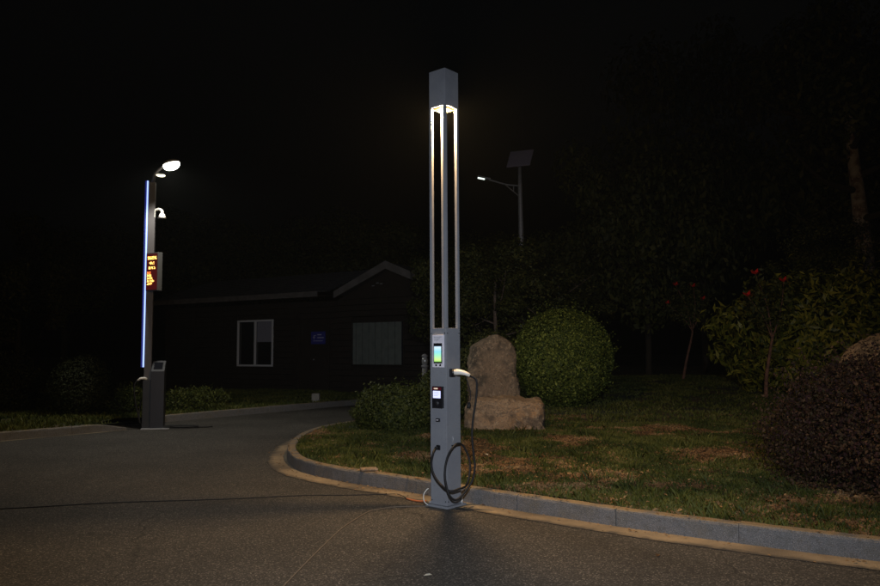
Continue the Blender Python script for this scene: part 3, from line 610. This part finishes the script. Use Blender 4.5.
tree(10.6, 30, 17, 4.4, 'tallest dark tree, right of centre in the background', 2, .14, .28, .5, cz=.5, bark='twig')
tree(16.4, 26.5, 16, 4.4, 'tall dark tree at the right edge of the photo', 0, .14, .28, .5, cz=.5, bark='twig')
tree(5.4, 32, 8.0, 2.8, 'dark tree right of the solar lamp post in the far background', 1, .12, .25, .5, cz=.5, bark='twig')
tree(10.8, 21.6, 5.2, 1.5, 'slim sparse tree with forked bare branches left of the peeling trunk', 2, .07, .3, .45, (.2, 0), cz=.28, bare=4)
for i, (x, y, h, cr) in enumerate([(-17, 34, 9, 3.2), (-12.5, 38, 10, 3.4), (-7.5, 37, 9, 3), (-3, 36, 9.5, 3.2), (1.2, 35, 8, 2.8), (-21, 29, 8, 3), (21, 30, 12, 4), (-13.5, 24, 5, 1.9)]):
    tree(x, y, h, cr, ['dark tree rising behind the lamp post, at the left of the row behind the cabin', 'dark tree behind the left end of the cabin roof', 'dark tree behind the middle of the cabin roof', 'dark tree behind the cabin gable', 'dark tree behind the charging pole, right end of the row'][i] if i < 5 else ['dark tree at the far left of the dark background', 'dark tree far back at the extreme right', 'short dark tree left of the cabin behind the lamp post'][i - 5], i % 3, .17, .25, .1, cz=.38, group='dark trees behind the cabin' if i < 5 else None, bark='twig')
# red-flowering saplings
def sapling(x, y, z0, stem, flowers, label, leafn, cr, seed):
    root = thing('flowering_sapling', label, 'sapling', (x, y, z0)); bm = bmesh.new()
    P = catmull(stem, 5); atube(bm, P, [.05 * (1 - .5 * i / len(P)) for i in range(len(P))], 8)
    top = P[-1]
    for f in flowers: f = Vector(f); atube(bm, catmull([top * .9, top.lerp(f, .5) + Vector((.06, 0, -.04)), f], 4), [.018 - .0013 * i for i in range(9)], 6)
    bm_obj('stem', bm, M['barkred'], root, True)
    rr = np.random.default_rng(seed); L = []
    for f in flowers:
        for t in np.linspace(.25, .97, 7): L.append(np.array(top.lerp(Vector(f), t)) + rr.normal(size=(leafn, 3)) * cr)
    leaves('foliage', np.concatenate(L), .13, M['tree'], root, 'stuff', .45, up=.2)
    for f in flowers:
        f = Vector(f); bm = bmesh.new()
        for k in range(9):
            a = k * 2.399; u = .35 + .6 * (k / 9); d = Vector((math.cos(a) * u, math.sin(a) * u, 1.1 - u)).normalized(); s = d.cross(Vector((0, 0, 1))).normalized()
            w = .045; l = .165
            v = [bm.verts.new(f + q) for q in (Vector((0, 0, 0)), d * l * .5 + s * w, d * l, d * l * .5 - s * w)]; bm.faces.new(v)
        bm_obj('flower', bm, M['hubred'], root)
sapling(7.85, 24.4, .48, [(0, 0, 0), (.12, 0, .6), (.3, 0, 1.3), (.38, 0, 1.75)], [(-.15, 0, 3.05), (.42, 0, 3.0), (-.45, 0, 2.45), (.8, .2, 2.6)], 'slim leaning sapling with red flowers, farther and left of the other one', 30, .16, 3)
sapling(7.45, 17.3, .33, [(0, 0, 0), (.03, 0, .5), (.12, 0, 1.0), (.22, 0, 1.5)], [(-.18, -.1, 2.85), (-.34, 0, 2.35), (.6, .2, 2.7)], 'slim reddish sapling with red flowers in front of the glossy bush', 24, .15, 4)
# ------------------------------------------------------------------ smart lamp post with charging cabinet
KX, KY = -5.47, 14.62
post = thing('smart_lamp_post', 'slim lamp post with blue light strip, red message board and dark charging cabinet', 'lamp post', (KX, KY, 0), math.radians(14))
box('base_plate', (-.27, -.24, .001), (.24, .24, .02), M['galv'], post, .004)
bm = bmesh.new()                                        # cabinet with sloping top
pr = [(-.17, .0205), (.17, .0205), (.17, 1.28), (.10, 1.30), (-.17, 1.10)]
a = [bm.verts.new((-.115, y, z)) for y, z in pr]; b = [bm.verts.new((.125, y, z)) for y, z in pr]
bm.faces.new(a); bm.faces.new(b[::-1])
for i in range(5): bm.faces.new((a[i], a[(i + 1) % 5], b[(i + 1) % 5], b[i]))
bmesh.ops.recalc_face_normals(bm, faces=bm.faces); bmesh.ops.bevel(bm, geom=bm.edges[:], offset=.006, segments=2, affect='EDGES')
cab = bm_obj('cabinet', bm, mat('cabinet_paint', (.018, .018, .026), .5), post)
mt = Matrix.Translation((.005, -.035, 1.200)) @ Matrix.Rotation(math.atan2(.2, .27), 4, 'X')
box('screen', (-.08, -.10, .004), (.08, .10, .012), M['glass'], cab, .002, mt)
box('cabinet_seam', (-.104, -.1735, .10), (.114, -.1705, .108), M['dkmetal'], cab)
box('side_door', (-.1195, -.15, .06), (-.1155, .15, 1.02), M['dkmetal'], cab)
box('side_pack', (-.27, -.10, .0205), (-.1199, .14, .93), M['dkmetal'], post, .01)
tube('charging_gun', [(-.20, -.05, .95), (-.25, -.07, .97), (-.31, -.09, .965), (-.36, -.11, .93)], [.022, .026, .022, .016], M['white'], post, 10)
tube('charging_cable', catmull([(-.36, -.11, .93), (-.41, -.12, .84), (-.40, -.12, .6), (-.33, -.12, .25), (-.30, -.10, .12), (-.33, -.02, .3), (-.30, 0, .55)], 6), .014, M['rubber'], post, 8)
MH = 4.80
ma = box('mast', (-.258, -.05, .931), (-.128, .08, MH), M['mast'], post, .006)
box('led_strip', (-.285, -.058, 1.18), (-.259, -.030, MH + .02), M['led'], post)
box('led_glow_band', (-.318, -.052, 1.18), (-.2855, .05, MH + .02), M['ledside'], post)  # self-lit band stands in for the strip's blue glow on the mast
tube('lamp_arm', catmull([(-.19, .02, MH - .02), (-.16, .02, MH + .16), (-.05, .0, MH + .29), (.07, -.02, MH + .33)], 5), .03, M['mast'], post, 8)
def luminaire(name, c, s, yaw, pitch, m, shell=True):
    T = Matrix.Translation(c) @ Matrix.Rotation(yaw, 4, 'Z') @ Matrix.Rotation(pitch, 4, 'Y')
    bm = bmesh.new(); bmesh.ops.create_uvsphere(bm, u_segments=20, v_segments=10, radius=1)
    for v in bm.verts:
        if v.co.z < 0: v.co.z *= .15
    bmesh.ops.scale(bm, verts=bm.verts, vec=(s[0] * 1.06, s[1] * 1.06, s[2] * .8)); bmesh.ops.translate(bm, verts=bm.verts, vec=(0, 0, s[2] * .25)); bmesh.ops.transform(bm, matrix=T, verts=bm.verts)
    h = bm_obj(name, bm, M['galv'], post, True)
    bm = bmesh.new(); bmesh.ops.create_uvsphere(bm, u_segments=20, v_segments=12, radius=1)
    bmesh.ops.scale(bm, verts=bm.verts, vec=s); bmesh.ops.transform(bm, matrix=T, verts=bm.verts); bm_obj('lens', bm, m, h, True)
luminaire('lamp_head', (.16, -.05, MH + .36), (.165, .12, .105), -.3, -.25, M['head'])
luminaire('side_lamp_head', (-.03, -.10, MH + .13), (.09, .06, .03), -.3, .1, M['head2'])
tube('side_lamp_arm', [(-.18, 0, MH - .02), (-.14, -.06, MH + .12), (-.07, -.09, MH + .16)], .018, M['mast'], post, 8)
CO = Matrix.Translation((-.245, 0, .08))
sc = tube('security_camera', catmull([(.076, .0, 4.10), (.12, -.01, 4.17), (.20, -.02, 4.19), (.245, -.03, 4.15), (.25, -.03, 4.10)], 5), [.022 + .0004 * i for i in range(21)], M['white'], post, 10)
box('camera_bracket', (.119, -.05, 4.03), (.085, .05, 4.16), M['white'], sc, .003)
bm = bmesh.new(); bmesh.ops.create_cone(bm, cap_ends=True, segments=18, radius1=.085, radius2=.035, depth=.10); bmesh.ops.translate(bm, verts=bm.verts, vec=(.25, -.03, 4.06)); bm_obj('camera_dome', bm, M['white'], sc, True)
bm = bmesh.new(); bmesh.ops.create_uvsphere(bm, u_segments=16, v_segments=8, radius=.06); bmesh.ops.scale(bm, verts=bm.verts, vec=(1, 1, .6)); bmesh.ops.translate(bm, verts=bm.verts, vec=(.25, -.03, 4.012)); bm_obj('camera_lens', bm, M['glass'], sc, True)
for o in [sc] + list(sc.children): o.data.transform(CO)
# message board: front turned to the left of the viewer
md = Matrix.Translation((-.105, -.135, 3.02)) @ Matrix.Rotation(math.radians(-42), 4, 'Z')
disp = box('message_board', (-.16, -.055, -.37), (.16, .055, .37), mat('board_case', (.11, .11, .11), .5), post, .006, md)
box('board_face', (-.145, -.0575, -.35), (.145, -.0551, .35), M['ledboard'], disp, 0, md)
def ledrow(z, x0, x1, h, m, seed, dens=.62):
    rr = random.Random(seed); bm = bmesh.new(); c = .0105; x = x0; k = 0
    while x < x1:
        if k % 6 != 5:
            q = z - h / 2
            while q < z + h / 2:
                if rr.random() < dens: abox(bm, (x, -.0605, q), (x + c * .82, -.0577, q + c * .82))
                q += c
        x += c; k += 1
    bmesh.ops.transform(bm, matrix=md, verts=bm.verts); o = bm_obj('led_text', bm, m, disp); o['kind'] = 'stuff'
ledrow(.262, -.115, .125, .055, M['redyel'], 1, .7); ledrow(.165, -.070, .060, .050, M['redyel'], 2, .6); ledrow(.072, -.085, .085, .050, M['redyel'], 3, .65)
for k, (w, mm) in enumerate(((.09, 'reddot'), (.12, 'redyel'), (.14, 'redyel'), (.19, 'redyel'), (.13, 'redyel'))): ledrow(-.018 - .054 * k, -.125, -.125 + w, .042, M[mm], 10 + k, .6)
tag(tube('dark_coil', catmull([(-5.25 + .30 * math.cos(a) * (1.25) + a * .015, 14.63 + .13 * math.sin(a), .014 + .002 * a) for a in np.linspace(0, 17, 60)] + [(-4.7, 14.7, .014), (-4.45, 14.78, .014)], 2), .013, M['rubber'], None, 6), 'black coil lying on the asphalt right of the lamp post cabinet', 'cable')  # black coiled tube on the asphalt beside the cabinet
# ------------------------------------------------------------------ solar street lamp
sl = thing('solar_street_lamp', 'tall grey solar street lamp with tilted panel standing beyond the trees', 'street lamp', (2.87, 26, .1))
tube('pole', [(0, 0, -.1), (-.01, 0, 4), (-.04, 0, 7.0), (-.045, 0, 7.9)], [.115, .10, .075, .06], M['galv'], sl, 12)
for z in (4.55, 4.9, 4.2): tube('pole_band', [(-.012, 0, z), (-.012, 0, z + .07)], .112, M['dkmetal'], sl, 12)
tube('lamp_arm', catmull([(-.04, 0, 7.12), (-.5, -.02, 7.16), (-.95, -.05, 7.28), (-1.12, -.05, 7.33)], 4), .028, M['galv'], sl, 8)
for p, q in (((-.04, 0, 6.72), (-.55, 0, 7.16)), ((-.26, 0, 7.14), (-.27, 0, 6.93))): tube('brace', [p, q], .018, M['galv'], sl, 6)
T = Matrix.Translation((-1.28, -.05, 7.37)) @ Matrix.Rotation(math.radians(12), 4, 'Y')
hd = box('lamp_head', (-.26, -.10, -.015), (.2, .10, .045), M['galv'], sl, .012, T); box('lens', (-.24, -.08, -.028), (.0, .08, -.0152), M['lens'], hd, 0, T)
T = Matrix.Translation((-.03, -.08, 8.08)) @ Matrix.Rotation(math.radians(-22), 4, 'Z') @ Matrix.Rotation(math.radians(52), 4, 'X')
pn = box('solar_panel', (-.42, -.42, -.02), (.42, .42, .015), M['solar'], sl, .004, T)
for k in range(4):
    for j in range(4): box('cell', (-.395 + .2 * k, -.395 + .2 * j, .0152), (-.205 + .2 * k, -.205 + .2 * j, .018), M['solar'], pn, 0, T)
tube('panel_bracket', [(-.045, 0, 7.85), (-.03, -.05, 8.04)], .04, M['galv'], sl, 8)
# garden lamp behind the pole
gl = thing('garden_lamp', 'short pale post with a glassy head just left behind the charging pole', 'garden lamp', (-.29, 14.0, .14))
tube('post', [(0, 0, 0), (0, 0, 1.02)], .05, M['mast2'], gl, 12); tube('neck', [(0, 0, 1.02), (0, 0, 1.06)], .065, M['mast2'], gl, 12)
tube('lamp_glass', [(0, 0, 1.06), (0, 0, 1.14), (0, 0, 1.22)], [.05, .06, .045], mat('ribbed_glass', (.35, .36, .38), .12, .6), gl, 12)
tube('lamp_cap', [(0, 0, 1.22), (0, 0, 1.25), (0, 0, 1.27)], [.065, .05, .02], M['mast2'], gl, 12)
# small concrete block by the far kerb
bm = bmesh.new(); abox(bm, (-.10, -.10, 0), (.10, .10, .26), .02); o = bm_obj('concrete_block', bm, M['concrete'], loc=(-3.28, 19.9, .1)); tag(o, 'small squat concrete block behind the far kerb in front of the cabin', 'concrete block')
# ------------------------------------------------------------------ cabin
cb = thing('timber_cabin', 'dark timber cabin with gabled porch wing beyond the road', 'cabin', (-3.52, 25.0, .1), math.atan2(-.532, .847))
EZ = 3.33; UL = -8.6; UR = 4.45; WT = 3.05
def opening_wall(name, u0, u1, z0, z1, holes, v, th):
    """log-board courses with gaps for the openings, one joined part"""
    bm = bmesh.new(); h = .19; z = z0
    while z < z1 - .01:
        za, zb = z, min(z + h - .012, z1); cuts = [(u0, u1)]
        for (a, b, c, d) in holes:
            if zb > c and za < d:
                new = []
                for (p, q) in cuts:
                    if b <= p or a >= q: new.append((p, q)); continue
                    if a > p: new.append((p, a))
                    if b < q: new.append((b, q))
                cuts = new
        for (p, q) in cuts: abox(bm, (p, v - .035 + random.uniform(-.004, .004), za), (q, v + th, zb), .012)
        z += h
    o = bm_obj(name, bm, M['wood'], cb); o['kind'] = 'stuff'; return o
opening_wall('wall_boards', UL, .30, 0, WT, [(-4.57, -2.76, .82, 2.5), (-1.60, -.16, 0, 2.3)], 0, .10)
opening_wall('wall_boards', .36, UR, 0, WT, [(.95, 3.02, .9, 2.3)], -.25, .10)
box('wall', (UL, .11, 0), (UR, 5.0, WT), M['wood'], cb)
def prism(name, pts, v0, v1, m, parent=cb):
    bm = bmesh.new(); a = [bm.verts.new((u, v0, z)) for u, z in pts]; b = [bm.verts.new((u, v1, z)) for u, z in pts]; k = len(pts)
    bm.faces.new(a); bm.faces.new(b[::-1])
    for i in range(k): bm.faces.new((a[i], a[(i + 1) % k], b[(i + 1) % k], b[i]))
    bmesh.ops.recalc_face_normals(bm, faces=bm.faces); return bm_obj(name, bm, m, parent)
um = 2.57; RZg = 4.10
prism('gable', [(.40, WT + .005), (UR, WT + .005), (um, RZg - .12)], -.25, -.15, M['wood'])
for s in (-1, 1):
    e = um + s * 2.07; pe = 3.24
    prism('gable_roof', [(um, RZg), (e, pe), (e, pe - .07), (um, RZg - .09)], -.62, 4.5, M['tile'])
    prism('barge_board', [(um, RZg + .05), (e, pe + .05), (e, pe - .17), (um, RZg - .20)], -.66, -.622, M['fascia'])
# main roof slope
bm = bmesh.new(); rows = 12; v0_, v1_ = -.45, 2.6; za, zb = EZ, 4.35
for k in range(rows):
    t0, t1 = k / rows, (k + 1) / rows
    y_0 = v0_ + (v1_ - v0_) * t0; y_1 = v0_ + (v1_ - v0_) * t1 + .03; z_0 = za + (zb - za) * t0 + .035; z_1 = za + (zb - za) * t1
    u = UL - .4
    while u < -.05:
        u2 = min(u + .30, -.03); V = [bm.verts.new(p) for p in ((u, y_0, z_0), (u2 - .012, y_0, z_0), (u2 - .012, y_1, z_1), (u, y_1, z_1), (u, y_0, z_0 - .05), (u2 - .012, y_0, z_0 - .05), (u2 - .012, y_1, z_1 - .06), (u, y_1, z_1 - .06))]
        for f in ((0, 1, 2, 3), (7, 6, 5, 4), (0, 4, 5, 1), (1, 5, 6, 2), (3, 2, 6, 7), (0, 3, 7, 4)): bm.faces.new([V[i] for i in f])
        u = u2
rf = bm_obj('roof_tiles', bm, M['tile'], cb); rf['kind'] = 'stuff'
prism('roof_back', [(UL - .4, zb - .05), (-.03, zb - .05), (-.03, zb - .15), (UL - .4, zb - .15)], 2.62, 5.4, M['tile'])
box('fascia_board', (UL - .42, -.485, EZ - .16), (-.36, -.452, EZ + .02), M['fascia'], cb)
box('soffit', (UL - .4, -.45, EZ - .15), (-.04, .0, EZ - .12), M['wood'], cb)
for u in (-8.5, -6.9, -5.4, -1.68, .28): box('post', (u - .06, -.06, 0), (u + .06, -.036, WT), M['wood'], cb)
# sliding window
def frame(parent, u0, u1, z0, z1, v, w, m, d=.05):
    box('frame_rail', (u0, v - d, z0), (u1, v, z0 + w), m, parent); box('frame_rail', (u0, v - d, z1 - w), (u1, v, z1), m, parent)
    box('frame_stile', (u0, v - d, z0 + w + .001), (u0 + w, v, z1 - w - .001), m, parent); box('frame_stile', (u1 - w, v - d, z0 + w + .001), (u1, v, z1 - w - .001), m, parent)
w1 = box('window', (-4.55, .02, .84), (-2.78, .05, 2.48), M['glass'], cb); frame(w1, -4.56, -2.77, .83, 2.49, .0, .065, M['frame'])
box('mullion', (-3.70, -.045, .897), (-3.62, -.002, 2.423), M['frame'], w1)
box('blind', (-3.60, .010, 1.70), (-2.85, .018, 2.42), M['blind'], w1); box('handle', (-3.74, -.06, 1.55), (-3.715, -.046, 1.70), M['dkmetal'], w1)
w2 = box('window', (.97, -.24, .92), (3.00, -.20, 2.28), M['glass'], cb)
bm = bmesh.new(); k = 0; u = .99
while u < 2.90:
    abox(bm, (u, -.262 + .010 * (k % 2), .93), (u + .12, -.250 + .010 * (k % 2), 2.27)); u += .128; k += 1
bm_obj('curtain', bm, M['curtain'], w2); frame(w2, .95, 3.02, .90, 2.30, -.264, .035, M['wood'], .03)
dr = box('door', (-1.56, .02, .02), (-.20, .06, 2.26), M['wood'], cb, .004); frame(dr, -1.58, -.18, .01, 2.29, .0, .06, M['wood'])
box('door_panel', (-1.42, .005, .25), (-.92, .0195, 1.05), M['wood'], dr); box('door_panel', (-.84, .005, .25), (-.34, .0195, 1.05), M['wood'], dr); cyl('handle', (-.9, -.03, 1.08), (-.9, .019, 1.08), .02, M['galv'], dr)
sg = box('sign', (-.98, -.055, 1.60), (-.36, -.035, 2.02), M['bluesign'], cb, .004)
for (a, b, c, d) in ((-.90, 1.82, -.80, 1.84), (-.86, 1.76, -.84, 1.90), (-.86, 1.88, -.76, 1.90), (-.70, 1.90, -.52, 1.93), (-.70, 1.80, -.42, 1.83), (-.88, 1.70, -.46, 1.715)):
    box('sign_mark', (a, -.058, b), (c, -.0551, d), M['signwhite'], sg)
for k, (u, z) in enumerate(((1.75, 3.42), (1.92, 3.50), (2.07, 3.47))): box('gable_strip', (u, -.262, z), (u + .10, -.251, z + .025), M['galv'], cb)  # three small pale metal strips on the gable

# ------------------------------------------------------------------ thin volume added to give the lamps a bloom-like halo
hz = bpy.data.materials.new('halo_volume'); hz.use_nodes = True; n = hz.node_tree.nodes; n.remove(n['Principled BSDF'])
pv = n.new('ShaderNodeVolumePrincipled'); pv.inputs['Color'].default_value = (.9, .95, .9, 1); pv.inputs['Density'].default_value = .0003; pv.inputs['Anisotropy'].default_value = .2
hz.node_tree.links.new(pv.outputs[0], n['Material Output'].inputs['Volume'])
box('halo_haze', (-160, -70, -1.1), (160, 210, 19.5), hz)['kind'] = 'stuff'
